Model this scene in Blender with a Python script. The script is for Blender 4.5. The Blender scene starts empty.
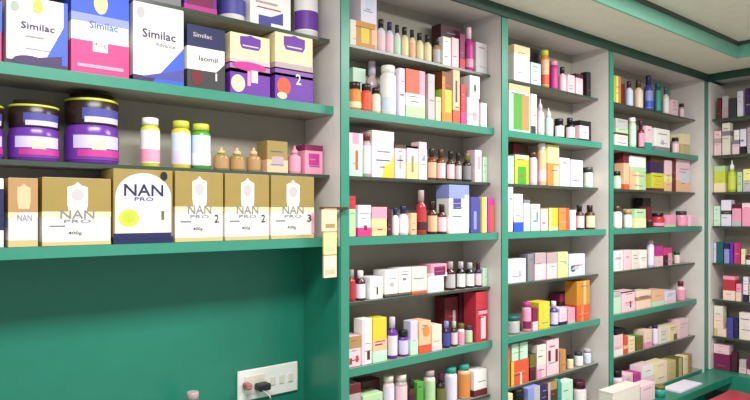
import bpy, bmesh, math, random
from mathutils import Vector, Matrix
D2R = math.pi / 180
SC = bpy.context.scene
COL = SC.collection
EYE = 1.5          # camera height, metres
YAW = 39.77        # camera turned right of the wall's normal, degrees
F = 620.0          # focal length in pixels of a 750 px frame
HOR = 213.0        # horizon row

# ------------------------------------------------------------------ camera
cd = bpy.data.cameras.new('camera'); cam = bpy.data.objects.new('camera', cd); COL.objects.link(cam)
cam.location = (0, -2.0, EYE); cam.rotation_euler = (90 * D2R, 0, -YAW * D2R)
cd.sensor_width = 36; cd.lens = 36 * F / 750; cd.shift_y = (HOR - 200) / 750; cd.clip_start = 0.05
SC.camera = cam
SC.view_settings.view_transform = 'Standard'; SC.view_settings.look = 'None'
SC.view_settings.exposure = 0.0; SC.view_settings.gamma = 1
# ------------------------------------------------------------------ light
w = bpy.data.worlds.new('world'); SC.world = w; w.use_nodes = True
w.node_tree.nodes['Background'].inputs[0].default_value = (0.93, 0.97, 1.0, 1)
w.node_tree.nodes['Background'].inputs[1].default_value = 0.5
def area(name, loc, sx, sy, power, col=(1, 0.98, 0.95)):
    l = bpy.data.lights.new(name, 'AREA'); l.shape = 'RECTANGLE'; l.size = sx; l.size_y = sy
    l.energy = power; l.color = col
    o = bpy.data.objects.new(name, l); COL.objects.link(o); o.location = loc
    return o
area('ceiling_lamp_near', (0.45, -1.3, 2.49), 1.1, 0.4, 52)
area('ceiling_lamp_far', (2.7, -1.3, 2.49), 1.2, 0.4, 72)

# ------------------------------------------------------------------ materials
PAL = dict(white='f2f0ec', offwhite='e6e0d2', cream='efe0b4', paleyellow='eee79a', yellow='dcc83c', lime='b5c93a',
    yellowgreen='c9d24a', green='4fa03a', palegreen='b8d8a8', mint='c4e6cf', teal='2f9c8c', darkteal='1f5f66',
    gold='9c8648', palegold='c9b882', ochre='c98a2c', orange='d88a42', redorange='dc5a38', peach='eebd96',
    palepeach='f3d8c4', pink='ec9db8', palepink='f1cdd6', hotpink='d83c80', magenta='c23592', darkmagenta='7d2050',
    red='bd3340', darkred='6b1c28', maroon='4a1a2c', purple='6b35a0', darkpurple='3a2058', lavender='d2cbea',
    palelav='e4def0', bluelav='8d98d8', blue='3a5ccb', brightblue='2b54d6', indigo='4a4a9c', navy='1f2452',
    paleblue='cfdcf0', black='17161a', darkgrey='3b3a3c', grey='84848a', palegrey='bdb9bc', pinkgrey='b8a4a8',
    brown='4f3222', darkbrown='2e1f1a', amber='7a3d14', tan='b08a5c', olive='6c6a30', greengrey='a3b5a0')
def lin(h):
    v = [int(h[i:i + 2], 16) / 255 for i in (0, 2, 4)]
    return [x / 12.92 if x <= 0.04045 else ((x + 0.055) / 1.055) ** 2.4 for x in v]
MATS = {}
def M(name, rough=0.5, metal=0.0, var=0.05, scale=18, coat=0.0):
    key = (name, rough, metal)
    if key in MATS: return MATS[key]
    h = PAL.get(name, name)
    m = bpy.data.materials.new('print_' + name); m.use_nodes = True
    nt = m.node_tree; b = nt.nodes['Principled BSDF']; c = lin(h)
    no = nt.nodes.new('ShaderNodeTexNoise'); no.inputs['Scale'].default_value = scale; no.inputs['Detail'].default_value = 3
    tc = nt.nodes.new('ShaderNodeTexCoord'); nt.links.new(tc.outputs['Object'], no.inputs['Vector'])
    mx = nt.nodes.new('ShaderNodeMix'); mx.data_type = 'RGBA'
    mx.inputs[6].default_value = [max(0, x * (1 - var * 2)) for x in c] + [1]
    mx.inputs[7].default_value = [min(1, x * (1 + var)) for x in c] + [1]
    nt.links.new(no.outputs['Fac'], mx.inputs[0]); nt.links.new(mx.outputs[2], b.inputs['Base Color'])
    b.inputs['Roughness'].default_value = rough; b.inputs['Metallic'].default_value = metal
    MATS[key] = m
    return m
GREEN_TRIM = M('3b8c76', 0.35); GREEN_DARK = M('174335', 0.45); GREEN_PANEL = M('217c66', 0.35)
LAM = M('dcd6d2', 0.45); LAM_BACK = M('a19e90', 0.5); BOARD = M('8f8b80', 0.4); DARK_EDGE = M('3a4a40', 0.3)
SOFFIT = M('e8e5d6', 0.7); SOFFIT_TRIM = M('7cbfa8', 0.4); SHADOW_STRIP = M('46504a', 0.6)

# ------------------------------------------------------------------ mesh helpers
class MB:
    """collects shapes into one mesh with several materials"""
    def __init__(self): self.bm = bmesh.new(); self.mats = []
    def mi(self, m):
        if m not in self.mats: self.mats.append(m)
        return self.mats.index(m)
    def box(self, x0, y0, z0, x1, y1, z1, m, bev=0.0):
        i = self.mi(m); r = bmesh.ops.create_cube(self.bm, size=1)
        for v in r['verts']:
            v.co = Vector(((x0 + x1) / 2 + v.co.x * (x1 - x0), (y0 + y1) / 2 + v.co.y * (y1 - y0), (z0 + z1) / 2 + v.co.z * (z1 - z0)))
        fs = {f for v in r['verts'] for f in v.link_faces}
        if bev > 0:
            es = list({e for f in fs for e in f.edges})
            rr = bmesh.ops.bevel(self.bm, geom=es, offset=bev, segments=1, affect='EDGES')
            fs = {f for f in rr['faces']} | {f for f in fs if f.is_valid}
            fs |= {f for v in rr['verts'] for f in v.link_faces}
        for f in fs: f.material_index = i
        return self
    def poly(self, pts, m):                  # pts: 3D, one ngon
        vs = [self.bm.verts.new(p) for p in pts]; f = self.bm.faces.new(vs); f.material_index = self.mi(m); return self
    def slab(self, pts2, y0, y1, m):         # xz outline pushed from y0 (front) to y1
        i = self.mi(m)
        a = [self.bm.verts.new((x, y0, z)) for x, z in pts2]; b = [self.bm.verts.new((x, y1, z)) for x, z in pts2]
        n = len(a); fs = [self.bm.faces.new(a), self.bm.faces.new(b[::-1])]
        for k in range(n): fs.append(self.bm.faces.new((a[k], b[k], b[(k + 1) % n], a[(k + 1) % n])))
        for f in fs: f.material_index = i
        return self
    def lathe(self, prof, m, cx=0, cy=0, seg=20, smooth=True, a0=0, a1=360):
        i = self.mi(m); rings = []; full = (a1 - a0) >= 360; n = seg if full else seg + 1
        for r, z in prof:
            rings.append([self.bm.verts.new((cx + r * math.cos((a0 + (a1 - a0) * k / seg) * D2R), cy + r * math.sin((a0 + (a1 - a0) * k / seg) * D2R), z)) for k in range(n)])
        for a, b in zip(rings, rings[1:]):
            for k in range(n if full else n - 1):
                f = self.bm.faces.new((a[k], a[(k + 1) % n], b[(k + 1) % n], b[k])); f.material_index = i; f.smooth = smooth
        if full:
            for rg, rev in ((rings[0], 1), (rings[-1], 0)):
                f = self.bm.faces.new(rg[::-1] if rev else rg); f.material_index = i
        return self
    def tube(self, pts, r, m, seg=8):
        i = self.mi(m); rings = []
        for k, p in enumerate(pts):
            p = Vector(p); t = (Vector(pts[min(k + 1, len(pts) - 1)]) - Vector(pts[max(k - 1, 0)])).normalized()
            u = t.cross(Vector((0.31, 0.2, 0.93))).normalized(); v = t.cross(u)
            rings.append([self.bm.verts.new(p + (u * math.cos(a) + v * math.sin(a)) * r) for a in [2 * math.pi * q / seg for q in range(seg)]])
        for a, b in zip(rings, rings[1:]):
            for k in range(seg):
                f = self.bm.faces.new((a[k], a[(k + 1) % seg], b[(k + 1) % seg], b[k])); f.material_index = i; f.smooth = True
        for rg in (rings[0][::-1], rings[-1]): self.bm.faces.new(rg).material_index = i
        return self
    def text(self, s, cx, cz, w, h, y, m, bold=0.012, shear=0.0):   # printed lettering on a front face
        c = bpy.data.curves.new('lettering', 'FONT'); c.body = s; c.size = 1; c.offset = bold; c.extrude = 0.0; c.resolution_u = 2; c.shear = shear
        o = bpy.data.objects.new('lettering', c); COL.objects.link(o)
        dg = bpy.context.evaluated_depsgraph_get(); me = bpy.data.meshes.new_from_object(o.evaluated_get(dg))
        xs = [v.co.x for v in me.vertices]; ys = [v.co.y for v in me.vertices]
        if xs:
            x0, x1, y0, y1 = min(xs), max(xs), min(ys), max(ys); i = self.mi(m)
            vs = [self.bm.verts.new((cx + ((v.co.x - x0) / (x1 - x0) - .5) * w, y, cz + ((v.co.y - y0) / (y1 - y0) - .5) * h)) for v in me.vertices]
            for p in me.polygons:
                try: self.bm.faces.new([vs[k] for k in p.vertices]).material_index = i
                except ValueError: pass
        bpy.data.objects.remove(o); bpy.data.meshes.remove(me); bpy.data.curves.remove(c)
        return self
    def build(self, name, parent=None):
        bmesh.ops.recalc_face_normals(self.bm, faces=self.bm.faces)
        me = bpy.data.meshes.new(name); self.bm.to_mesh(me); self.bm.free()
        for m in self.mats: me.materials.append(m)
        o = bpy.data.objects.new(name, me); COL.objects.link(o); o.parent = parent
        return o
def empty(name, loc, rz=0.0):
    o = bpy.data.objects.new(name, None); COL.objects.link(o); o.location = loc; o.rotation_euler = (0, 0, rz); o.empty_display_size = 0.02
    return o
def tag(o, label, cat, group=None):
    o['label'] = label; o['category'] = cat
    if group: o['group'] = group
    return o
def struct(o): o['kind'] = 'structure'; return o

# ------------------------------------------------------------------ where a line of sight meets a vertical plane of the room
FR, UPF = Vector((math.sin(YAW * D2R), math.cos(YAW * D2R), 0)), Vector((math.cos(YAW * D2R), -math.sin(YAW * D2R), 0))
def ray(px, py): return FR + UPF * ((px - 375) / F) + Vector((0, 0, (HOR - py) / F))
def hit_wall(px, py, P):                     # plane y = -2 + P ; returns x, z
    d = ray(px, py); t = P / d.y; return d.x * t, EYE + d.z * t
def hit_corner(px, py, X):                   # plane x = X ; returns -y, z
    d = ray(px, py); t = X / d.x; return -(-2.0 + d.y * t), EYE + d.z * t

# ================================================================== THE ROOM
SX = 4.36                                     # front plane of the corner unit
BACK = 2.0
Z_SOF = EYE + 0.9265; Z_TRAY = EYE + 1.02
struct(MB().box(-1.6, -4.0, -0.05, 4.75, 0.06, 0, M('c8c4bc', 0.4)).build('floor'))
struct(MB().box(-1.6, 0.02, 0, 4.75, 0.10, 2.7, M('b9b4a8', 0.7)).build('wall_back'))
struct(MB().box(4.64, -4.0, 0, 4.72, 0.02, 2.7, M('b9b4a8', 0.7)).build('wall_right'))
c = MB().box(-1.6, -2 + 1.465, Z_SOF, 4.64, 0.02, Z_SOF + 0.02, SOFFIT)          # lowered border along the shelves
c.box(4.04, -4.0, Z_SOF, 4.64, -2 + 1.465, Z_SOF + 0.02, SOFFIT)
c.box(-1.6, -4.0, Z_TRAY, 4.64, 0.02, Z_TRAY + 0.03, SOFFIT)
struct(c.build('ceiling'))
t = MB().box(-1.6, -2 + 1.459, Z_SOF - 0.001, 4.046, -2 + 1.471, Z_TRAY - 0.022, SOFFIT_TRIM)
t.box(4.034, -4.0, Z_SOF - 0.001, 4.046, -2 + 1.459, Z_TRAY - 0.022, SOFFIT_TRIM)
struct(t.build('trim_1'))
t = MB().box(-1.6, -2 + 1.450, Z_TRAY - 0.022, 4.034, -2 + 1.465, Z_TRAY, SHADOW_STRIP)  # dark strip paints the shadow line between riser and tray ceiling
t.box(4.022, -4.0, Z_TRAY - 0.022, 4.04, -2 + 1.465, Z_TRAY, SHADOW_STRIP)
struct(t.build('riser_shadow_strip'))

# ================================================================== SHELVING
COSN = math.cos(50.23 * D2R)
K = [0.2195, 0.1355, 0.0480, -0.0315, -0.1170, -0.2030, -0.2880, -0.3740]
PF = [1.83, 1.81, 1.83, 1.785, 1.83, 1.82, 1.83, 1.785]          # distance of each shelf's front edge from the lens
THICK = [0, 1, 0, 1, 0, 1, 0, 1]
H = [EYE + k * p / COSN for k, p in zip(K, PF)]
DIV = [(-0.49, -0.45), (1.313, 1.349), (2.207, 2.250), (3.120, 3.160), (4.33, 4.368)]
ZB = H[7]; ZT = EYE + 0.925
UNITS = [('baby-food unit', 'shelving unit holding baby food above a green niche, nearest on the left'),
         ('first bay', 'white shelving bay with green edges directly right of the baby-food shelves'),
         ('middle bay', 'middle white shelving bay with green edges between two medicine bays'),
         ('far bay', 'last shelving bay of the long wall, ending at the corner')]
PT = 1.765
for n, (uname, ulab) in enumerate(UNITS):
    a, b = DIV[n][1], DIV[n + 1][0]
    u = empty('shelving_unit', ((a + b) / 2, -0.1, 0)); tag(u, ulab, 'shelf', 'green edged shelving along the walls')
    ox, oy = (a + b) / 2, -0.1
    def part(mb, name, parent=None):
        o = mb.build(name, parent or u)
        if parent is None: o.data.transform(Matrix.Translation((-ox, -oy, 0)))
        else: o.data.transform(Matrix.Translation((-ox, -oy, 0)))
        return o
    zlow = ZB if n else 0.74
    part(MB().box(a + .001, -0.004, zlow if n else H[3] - .03, b - .001, 0.018, ZT, LAM_BACK), 'back_panel')
    if n == 0:
        part(MB().box(a + .001, -0.004, 0.7, b - .001, 0.018, H[3] - .03, GREEN_PANEL), 'niche_panel')
        o = part(MB().box(DIV[1][0] - .006, -2 + 1.772, 0.7, DIV[1][0] - .0005, -0.004, H[3] - .031, GREEN_PANEL), 'niche_side_panel')
    sd = part(MB().box(DIV[n + 1][0], -2 + 1.772, 0.0 if n == 0 else ZB - .03, DIV[n + 1][1], 0.018, ZT - .002, LAM), 'side_panel')
    part(MB().box(DIV[n + 1][0], -2 + PT, 0.0 if n == 0 else ZB - .03, DIV[n + 1][1], -2 + 1.772, ZT - .048, GREEN_TRIM), 'front_edge', sd)
    if n == 0: part(MB().box(DIV[0][0], -2 + PT, 0, DIV[0][1], 0.018, ZT - .002, LAM), 'side_panel')
    x1 = DIV[n + 1][1] + .0005 if n < 3 else SX - .002
    part(MB().box(DIV[n][1] + .001 if n else DIV[0][0], -2 + 1.755, ZT - .048, x1, -2 + PT, ZT, GREEN_DARK), 'top_rail')
    part(MB().box(a + .001, -2 + PT, ZT - .03, b - .001, -0.004, ZT - .012, LAM), 'top_board')
    for r in range(8):
        if n == 0 and r > 3: continue
        th = 0.030 if THICK[r] else 0.010; m = GREEN_TRIM if THICK[r] else DARK_EDGE
        x1 = b - (.001 if THICK[r] else .004)
        s = part(MB().box(a + .001, -2 + PF[r] + .004, H[r] - th, x1, -.004, H[r], BOARD), 'shelf')
        part(MB().box(a + .001, -2 + PF[r], H[r] - th, x1, -2 + PF[r] + .004, H[r] + .0005, m), 'front_edge', s)
for n in (1, 2, 3):                                                # closed cupboards under the bays
    a, b = DIV[n][1] - .02, DIV[n + 1][0] + .02
    if n == 3: b = SX - .01
    u = empty('base_cabinet', ((a + b) / 2, -.1, 0)); tag(u, ['', 'green base cabinet under the first medicine bay', 'green base cabinet under the middle medicine bay', 'green base cabinet under the far medicine bay'][n], 'cabinet', 'green base cabinets')
    T = Matrix.Translation((-(a + b) / 2, .1, 0))
    MB().box(DIV[n][1] + .002 if n == 1 else a + .002, -2 + 1.79, 0, b - .002, 0.018, ZB - .032, GREEN_DARK).build('carcass', u).data.transform(T)
    for q in (0, 1):
        xa = a + (b - a) * q / 2 + (.025 if n == 1 and q == 0 else .004); xb = a + (b - a) * (q + 1) / 2 - .004
        dr = MB().box(xa, -2 + 1.775, .06, xb, -2 + 1.79, ZB - .04, GREEN_PANEL, .002).build('door', u); dr.data.transform(T)
        MB().box((xb - .04 if q == 0 else xa + .03), -2 + 1.76, .25, (xb - .03 if q == 0 else xa + .04), -2 + 1.775, .35, M('palegrey', .3, .8)).build('handle', dr).data.transform(T)
# corner unit, standing at right angles
u = empty('shelving_unit', (SX, -.7, 0)); tag(u, 'shelving unit at right angles in the corner, facing left, dark shelf edges', 'shelf', 'green edged shelving along the walls')
T = Matrix.Translation((-SX, .7, 0)); yN, yF = -.235, -1.2
def cpart(mb, name, parent=None):
    o = mb.build(name, parent or u); o.data.transform(T); return o
cpart(MB().box(4.60, yF, ZB, 4.62, yN, ZT, LAM_BACK), 'back_panel')
s = cpart(MB().box(SX + .014, yN - .015, ZB, 4.60, yN, ZT - .05, LAM), 'side_panel')
s = cpart(MB().box(SX + .006, yF, ZB, 4.60, yF + .03, ZT - .002, LAM), 'side_panel')
cpart(MB().box(SX, yF, ZB, SX + .006, yF + .03, ZT - .048, GREEN_TRIM), 'front_edge', s)
cpart(MB().box(SX - .001, yF, ZT - .048, SX + .01, yN - .001, ZT, GREEN_DARK), 'top_rail')
cpart(MB().box(SX + .01, yF + .03, ZT - .03, 4.60, yN - .001, ZT - .012, LAM), 'top_board')
for r in range(7):
    s = cpart(MB().box(SX + .044, yF + .03, H[r] - .014, 4.60, yN - .016, H[r], BOARD), 'shelf')
    cpart(MB().box(SX + .04, yF + .03, H[r] - .014, SX + .044, yN - .016, H[r] + .0005, DARK_EDGE), 'front_edge', s)
u = empty('base_cabinet', (SX, -.7, 0)); tag(u, 'green base cabinet with thick counter under the corner unit', 'cabinet', 'green base cabinets')
cpart(MB().box(SX + .08, yF, 0, 4.60, yN, ZB - .12, GREEN_DARK), 'carcass')
cpart(MB().box(SX - .03, yF, ZB - .12, 4.60, yN, ZB - .001, GREEN_PANEL, .004), 'worktop')

# ================================================================== GOODS
# decor tokens: b v0-v1=colour (band around), p u0,v0,u1,v1=colour (panel), e (oval), s (shield), t cx,cz,w,h=colour=words
rnd = random.Random(7)
def num(s): return [float(x) for x in s.split(',')]
def carton_mesh(w, d, h, col, deco, marks=True):
    mb = MB(); bev = min(.0015, w * .05)
    mb.box(-w / 2, 0, 0, w / 2, d, h, M(col), bev)
    eps = .0004
    yf = -eps * 1.2
    for tok in deco.split():
        k, rest = tok[0], tok[1:]
        if k == 'b':
            r, c = rest.split('='); v0, v1 = [float(x) for x in r.split('-')]
            mb.box(-w / 2 - eps, -eps, max(.0004, h * v0), w / 2 + eps, d + eps, min(h * v1, h - .0004), M(c))
        elif k in 'pesdh':
            r, c = rest.split('='); u0, v0, u1, v1 = num(r)
            x0, x1, z0, z1 = -w / 2 + u0 * w, -w / 2 + u1 * w, v0 * h, v1 * h; yf -= .0003
            if k == 'p': pts = [(x0, z0), (x1, z0), (x1, z1), (x0, z1)]
            elif k == 'd': pts = [(x0, z0), (x1, z0), (x1, z1)]              # swoosh corner
            elif k == 'e': pts = [((x0 + x1) / 2 + (x1 - x0) / 2 * math.cos(a * D2R), (z0 + z1) / 2 + (z1 - z0) / 2 * math.sin(a * D2R)) for a in range(0, 360, 20)]
            elif k == 'h': pts = [(x0, z0), (x1, z0), (x1, z0 + (z1 - z0) * .62)] + [((x0 + x1) / 2 + (x1 - x0) / 2 * math.cos(a * D2R) ** (1 if a < 91 else 1), z0 + (z1 - z0) * (.62 + .38 * math.sin(a * D2R))) for a in range(12, 180, 12)] + [(x0, z0 + (z1 - z0) * .62)]
            else:
                cx = (x0 + x1) / 2; q = z1 - z0
                pts = [(x0 + .1 * (x1 - x0), z0), (x1 - .1 * (x1 - x0), z0), (x1, z0 + .3 * q), (x1, z1 - .16 * q), (cx + .18 * (x1 - x0), z1 - .1 * q), (cx, z1), (cx - .18 * (x1 - x0), z1 - .1 * q), (x0, z1 - .16 * q), (x0, z0 + .3 * q)]
            mb.slab(pts, yf, 0.0, M(c))
        elif k == 't':
            r, c, words = rest.split('='); cx, cz, tw, thh = num(r); yf -= .0003
            mb.text(words.replace('_', ' '), -w / 2 + cx * w, cz * h, tw * w, thh * h, yf, M(c))
        elif k == 'n': marks = False
    if marks:                                                     # unreadable small print
        yf -= .0003
        for q in range(rnd.randint(1, 3)):
            v = rnd.uniform(.2, .85); u0 = rnd.uniform(.1, .35); u1 = rnd.uniform(.55, .9); hh = rnd.uniform(.012, .03)
            mb.slab([(-w / 2 + u0 * w, v * h), (-w / 2 + u1 * w, v * h), (-w / 2 + u1 * w, (v + hh) * h), (-w / 2 + u0 * w, (v + hh) * h)], yf, 0, M(rnd.choice(['grey', 'pinkgrey', 'indigo', 'red', 'darkgrey', 'grey'])))
    return mb
def bottle_parts(root, r, h, kind, body, cap, lab, lab2=None):
    """glass or plastic bottle: body, cap, label"""
    S = {'syrup': (.60, .72, .50, .58), 'pill': (.66, .74, .80, .88), 'drop': (.55, .68, .44, .52), 'jar': (.70, .74, .90, 1.0), 'tall': (.78, .83, .78, .86)}[kind]
    sh, nk, nr, cr = S
    mb = MB(); R = r
    mb.lathe([(R * .9, 0), (R, h * .02), (R, h * sh), (R * .93, h * (sh + (nk - sh) * .45)), (R * nr, h * nk), (R * nr, h * (nk + .06))], M(body, .25), 0, R)
    mb.build('bottle_body', root)
    cm = MB()
    if kind == 'drop': cm.lathe([(R * cr, h * (nk + .02)), (R * cr, h * .82), (R * .2, h * .88), (R * .12, h)], M(cap, .35), 0, R)
    else: cm.lathe([(R * cr, h * (nk + .02)), (R * cr, h * .985), (R * cr * .9, h)], M(cap, .35), 0, R)
    cm.build('cap', root)
    if lab:
        lm = MB().lathe([(R + .0004, h * .08), (R + .0004, h * (sh - .04))], M(lab), 0, R, 24, True, 170, 370)
        if lab2: lm.lathe([(R + .0008, h * .1), (R + .0008, h * .1 + h * (sh - .14) * .4)], M(lab2), 0, R, 24, True, 170, 370)
        lm.build('label', root)
ORD = ['leftmost', 'second from left', 'third from left', 'fourth from left', 'fifth from left', 'sixth from left', 'seventh from left', 'eighth from left']
ROWN = ['top', 'second', 'third', 'fourth', 'fifth', 'sixth', 'seventh', 'bottom']
KINDS = {'c': ('medicine_carton', 'carton'), 'B': ('baby_food_carton', 'carton'), 'syrup': ('syrup_bottle', 'bottle'), 'pill': ('pill_bottle', 'bottle'),
         'drop': ('dropper_bottle', 'bottle'), 'jar': ('ointment_jar', 'jar'), 'tall': ('lotion_bottle', 'bottle')}
STAT = {}
def stock(bay, r, items, frame='wall', dmax=.075):
    """put a row of goods on one shelf; px extents are only used to find each thing's true width and place along the shelf"""
    z0 = H[r] + .0008
    lo, hi = (DIV[bay][1] + .002, DIV[bay + 1][0] - .003) if frame == 'wall' else (0.253, 1.15)
    prev_top = z0; prev_right = lo; last = None
    descs = [i[6] for i in items]
    for n, it in enumerate(items):
        x0, x1, yt, kind, col, deco, desc = it[:7]; opt = it[7] if len(it) > 7 else ''
        back = 'b' in opt; up = 's' in opt
        if frame == 'wall':
            P = max(PF[r] + .015, 1.80); P = P if not back else 1.915
            hit = lambda x, y: hit_wall(x, y, P)
        else:
            P = SX + .055 if not back else SX + .14
            hit = lambda x, y: hit_corner(x, y, P)
        s0, _ = hit(x0, 200); s1, ztop = hit(x1, yt); sc, ztop = hit((x0 + x1) / 2, yt)
        beside = 'r' in opt; up = up or beside
        base = (prev_base if beside else prev_top + .0006) if up else z0
        prev_base = base
        ztop = min(ztop, (H[r - 1] - (.032 if THICK[r - 1] else .012)) if r else ZT - .034)
        if kind in 'cB':
            if not back and not up: s0 = max(s0 + .0008, prev_right + .001)
            if beside: s0 = max(s0, last_s1 + .001)
            s0 = max(s0, lo); s1 = min(s1 - .0008, hi)
            if s1 - s0 < .014: s0 = s0 if s0 + .014 < hi else hi - .015; s1 = s0 + .014
            wd = s1 - s0; d = (min(dmax, max(.03, wd * 1.1)) if not back else .06); cx = (s0 + s1) / 2
            hh = max(.012, ztop - base)
            if up: d = min(d, last[1])
            o = carton_mesh(wd, d, hh, col, deco).build(KINDS[kind][0]); cy = P
        else:
            if frame == 'wall':
                dphi = math.atan((x1 - 375) / F) - math.atan((x0 - 375) / F)
                dist = math.hypot(sc, P); rr = dphi / 2 * dist * (1.18 if math.hypot(sc, P) > 2.2 else 1.04)
            else: rr = abs(s1 - s0) / 2 * .95
            rr = min(rr, .044 if not back else .036)
            d = 2 * rr
            if frame == 'wall':
                dd = ray((x0 + x1) / 2, 200); cx = dd.x * (P + rr * .6) / dd.y
            else: cx = (s0 + s1) / 2
            if cx + rr > hi: cx = hi - rr
            if not back and not up and cx - rr < prev_right + .0006: cx = prev_right + .0006 + rr
            if cx + rr > hi + .0001: rr = max(.006, (hi - prev_right) / 2 - .0008); cx = hi - rr
            if up: cx = last[0]; rr = min(rr, last[1] / 2)
            cc = dict(t.split('=') for t in deco.split())
            hh = max(.03, ztop - base)
            o = empty(KINDS[kind][0], (0, 0, 0)); s0, s1 = cx - rr, cx + rr
            bottle_parts(o, rr, hh, kind, col, cc.get('cap', 'white'), cc.get('lab'), cc.get('lab2')); cy = P
        if frame == 'wall': o.location = (cx, -2 + cy, base)
        else: o.location = (cy, -cx, base); o.rotation_euler = (0, 0, -90 * D2R)
        if not back:
            prev_top = base + hh; last = (cx, d); last_s1 = s1
            if not up: prev_right = s1
        same = [k for k, dsc in enumerate(descs) if dsc == desc]
        where = (ROWN[r] + ' shelf, ' + (UNITS[bay][0] if frame == 'wall' else 'corner unit'))
        lab = desc + (', ' + ORD[same.index(n)] + ' of %d,' % len(same) if len(same) > 1 else '') + ' on ' + where
        tag(o, lab, KINDS[kind][1], KINDS[kind][0].replace('_', ' ') + 's on the ' + where)

BK = 'cap=black'
# ---- baby-food unit
stock(0, 0, [
 (140, 181, -45, 'B', 'palelav', 'b0-.25=grey', 'pale grey carton cut off by the picture top'),
 (184, 217, -50, 'B', 'purple', 'b0-.10=magenta p.1,.1,.9,.3=darkmagenta', 'purple carton with magenta base'),
 (221, 247, -45, 'tall', 'white', 'cap=white lab=palelav lab2=indigo', 'white tin with dark indigo base print'),
 (250, 291, -50, 'B', 'white', 'd.2,.06,.8,.22=indigo p.2,.02,.5,.14=indigo', 'white carton with slanting indigo print'),
 (295, 322, -42, 'tall', 'white', 'cap=white lab=white lab2=purple', 'white tin with purple base print')], dmax=.1)
SIM = 'n b0-.05=darkpurple '
stock(0, 1, [
 (-32, 2, -2, 'B', 'hotpink', 'b.5-1=blue', 'pink and blue carton cut by left frame edge'),
 (6, 68, -2, 'B', 'white', 'n d.55,.0,1,.75=blue p.93,.0,1,1=blue p0,0,1,.07=darkpurple d.0,.06,.9,.2=darkpurple e.06,.76,.2,.9=greengrey e.1,.0,.62,.15=darkpurple e.42,.78,.58,.98=yellowgreen t.5,.58,.55,.10=navy=Similac p.3,.42,.6,.44=pinkgrey p.3,.25,.7,.3=lavender', 'white infant formula carton with blue corner and yellow-green emblem'),
 (71, 129, -8, 'B', 'white', 'n b.72-1=brightblue b.62-.72=bluelav b0-.40=hotpink e.38,.74,.62,1=paleyellow p.1,.54,.9,.6=paleblue t.55,.60,.5,.09=blue=Similac p.36,.28,.62,.44=white t.49,.36,.2,.08=grey=400g p.1,.08,.9,.12=pink', 'infant formula carton, blue above and pink below'),
 (133, 184, 3, 'B', 'white', 'n b0-.08=darkpurple d.35,.0,1,.5=blue d.1,.06,1,.22=indigo e.06,.8,.22,.94=palegrey t.5,.62,.66,.11=navy=Similac t.62,.50,.40,.05=grey=Advance', 'white infant formula carton with blue swoosh at lower right'),
 (187, 225, 27, 'B', 'white', 'n b.66-1=navy b0-.30=darkgrey t.4,.85,.5,.07=palegrey=Similac t.55,.49,.5,.08=darkgrey=Isomil e.1,.05,.4,.3=darkred d.3,.0,1,.45=darkgrey p.74,.16,.78,.28=white', 'infant formula carton with black top and white middle'),
 (230, 270, 35, 'B', 'cream', 'n b0-.42=purple b.36-.52=b07ab8 b.5-.58=e6b8c0 s.24,.76,.76,.99=purple p.3,.80,.7,.82=lavender e.02,.04,.36,.32=cream e.05,.4,.9,.55=magenta t.6,.32,.16,.2=white=1 p.42,.16,.5,.4=pink', 'cream and purple carton beside the black-topped one'),
 (275, 313, 35, 'B', 'cream', 'n b0-.40=purple b.36-.48=8a5aa8 b.46-.56=pinkgrey s.22,.76,.78,.99=purple p.3,.80,.7,.82=lavender e.04,.08,.4,.34=redorange e.05,.02,.3,.12=cream t.6,.34,.14,.16=white=2', 'cream and purple carton with orange spot, last in row')], dmax=.12)
# two wide nutrition jars, built as things with lids
def drink_jar(x0, x1, yt, label):
    P = 1.845; s0, _ = hit_wall(x0, 200, P); s1, _ = hit_wall(x1, 200, P); sc, zt = hit_wall((x0 + x1) / 2, yt, P)
    z0 = H[2] + .0008; h = zt - z0; r = min((s1 - s0) / 2 * .97, .073)
    o = empty('nutrition_jar', ((s0 + s1) / 2 + .008, -2 + P, z0)); tag(o, label, 'jar', 'purple nutrition jars on the third shelf')
    MB().lathe([(r * .9, 0), (r * .98, h * .03), (r, h * .1), (r, h * .42), (r * .97, h * .5), (r * .93, h * .54), (r * .85, h * .60)], M('purple', .25), 0, r, 28).build('jar_body', o)
    lb = MB().lathe([(r + .0006, h * .06), (r + .0006, h * .42)], M('purple'), 0, r, 28, True, 170, 370)
    lb.lathe([(r + .0012, h * .22), (r + .0012, h * .40)], M('lavender'), 0, r, 24, True, 215, 325)
    lb.lathe([(r + .0016, h * .10), (r + .0016, h * .2)], M('magenta'), 0, r, 24, True, 225, 330)
    lb.lathe([(r + .0020, h * .2), (r + .0020, h * .33)], M('cream'), 0, r, 24, True, 255, 285)
    lb.build('label', o)
    ld = MB().lathe([(r * .9, h * .54), (r * .99, h * .57), (r * .99, h * .88), (r * .95, h * .90), (r * .95, h * .93), (r * .8, h * .95), (r * .8, h)], M('darkbrown', .3), 0, r, 28)
    ld.lathe([(r * .995, h * .62), (r * .995, h * .78)], M('indigo'), 0, r, 24, True, 235, 330)
    ld.lathe([(r * 1.0, h * .58), (r * 1.0, h * .66)], M('lavender'), 0, r, 24, True, 240, 325)
    ld.build('lid', o)
    MB().lathe([(r * .985, h * .885), (r * 1.0, h * .89), (r * 1.0, h * .915), (r * .985, h * .92)], M('yellowgreen', .3), 0, r, 28).build('lid_ring', o)
drink_jar(-52, 5, 97, 'purple jar mostly cut off by the left frame edge')
drink_jar(8, 62, 99, 'wide purple jar with brown lid, left of the yellow-ringed jar')
drink_jar(67, 124, 92, 'wide purple jar with brown lid nearest the white-capped bottle')
_q = DIV[0]
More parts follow.
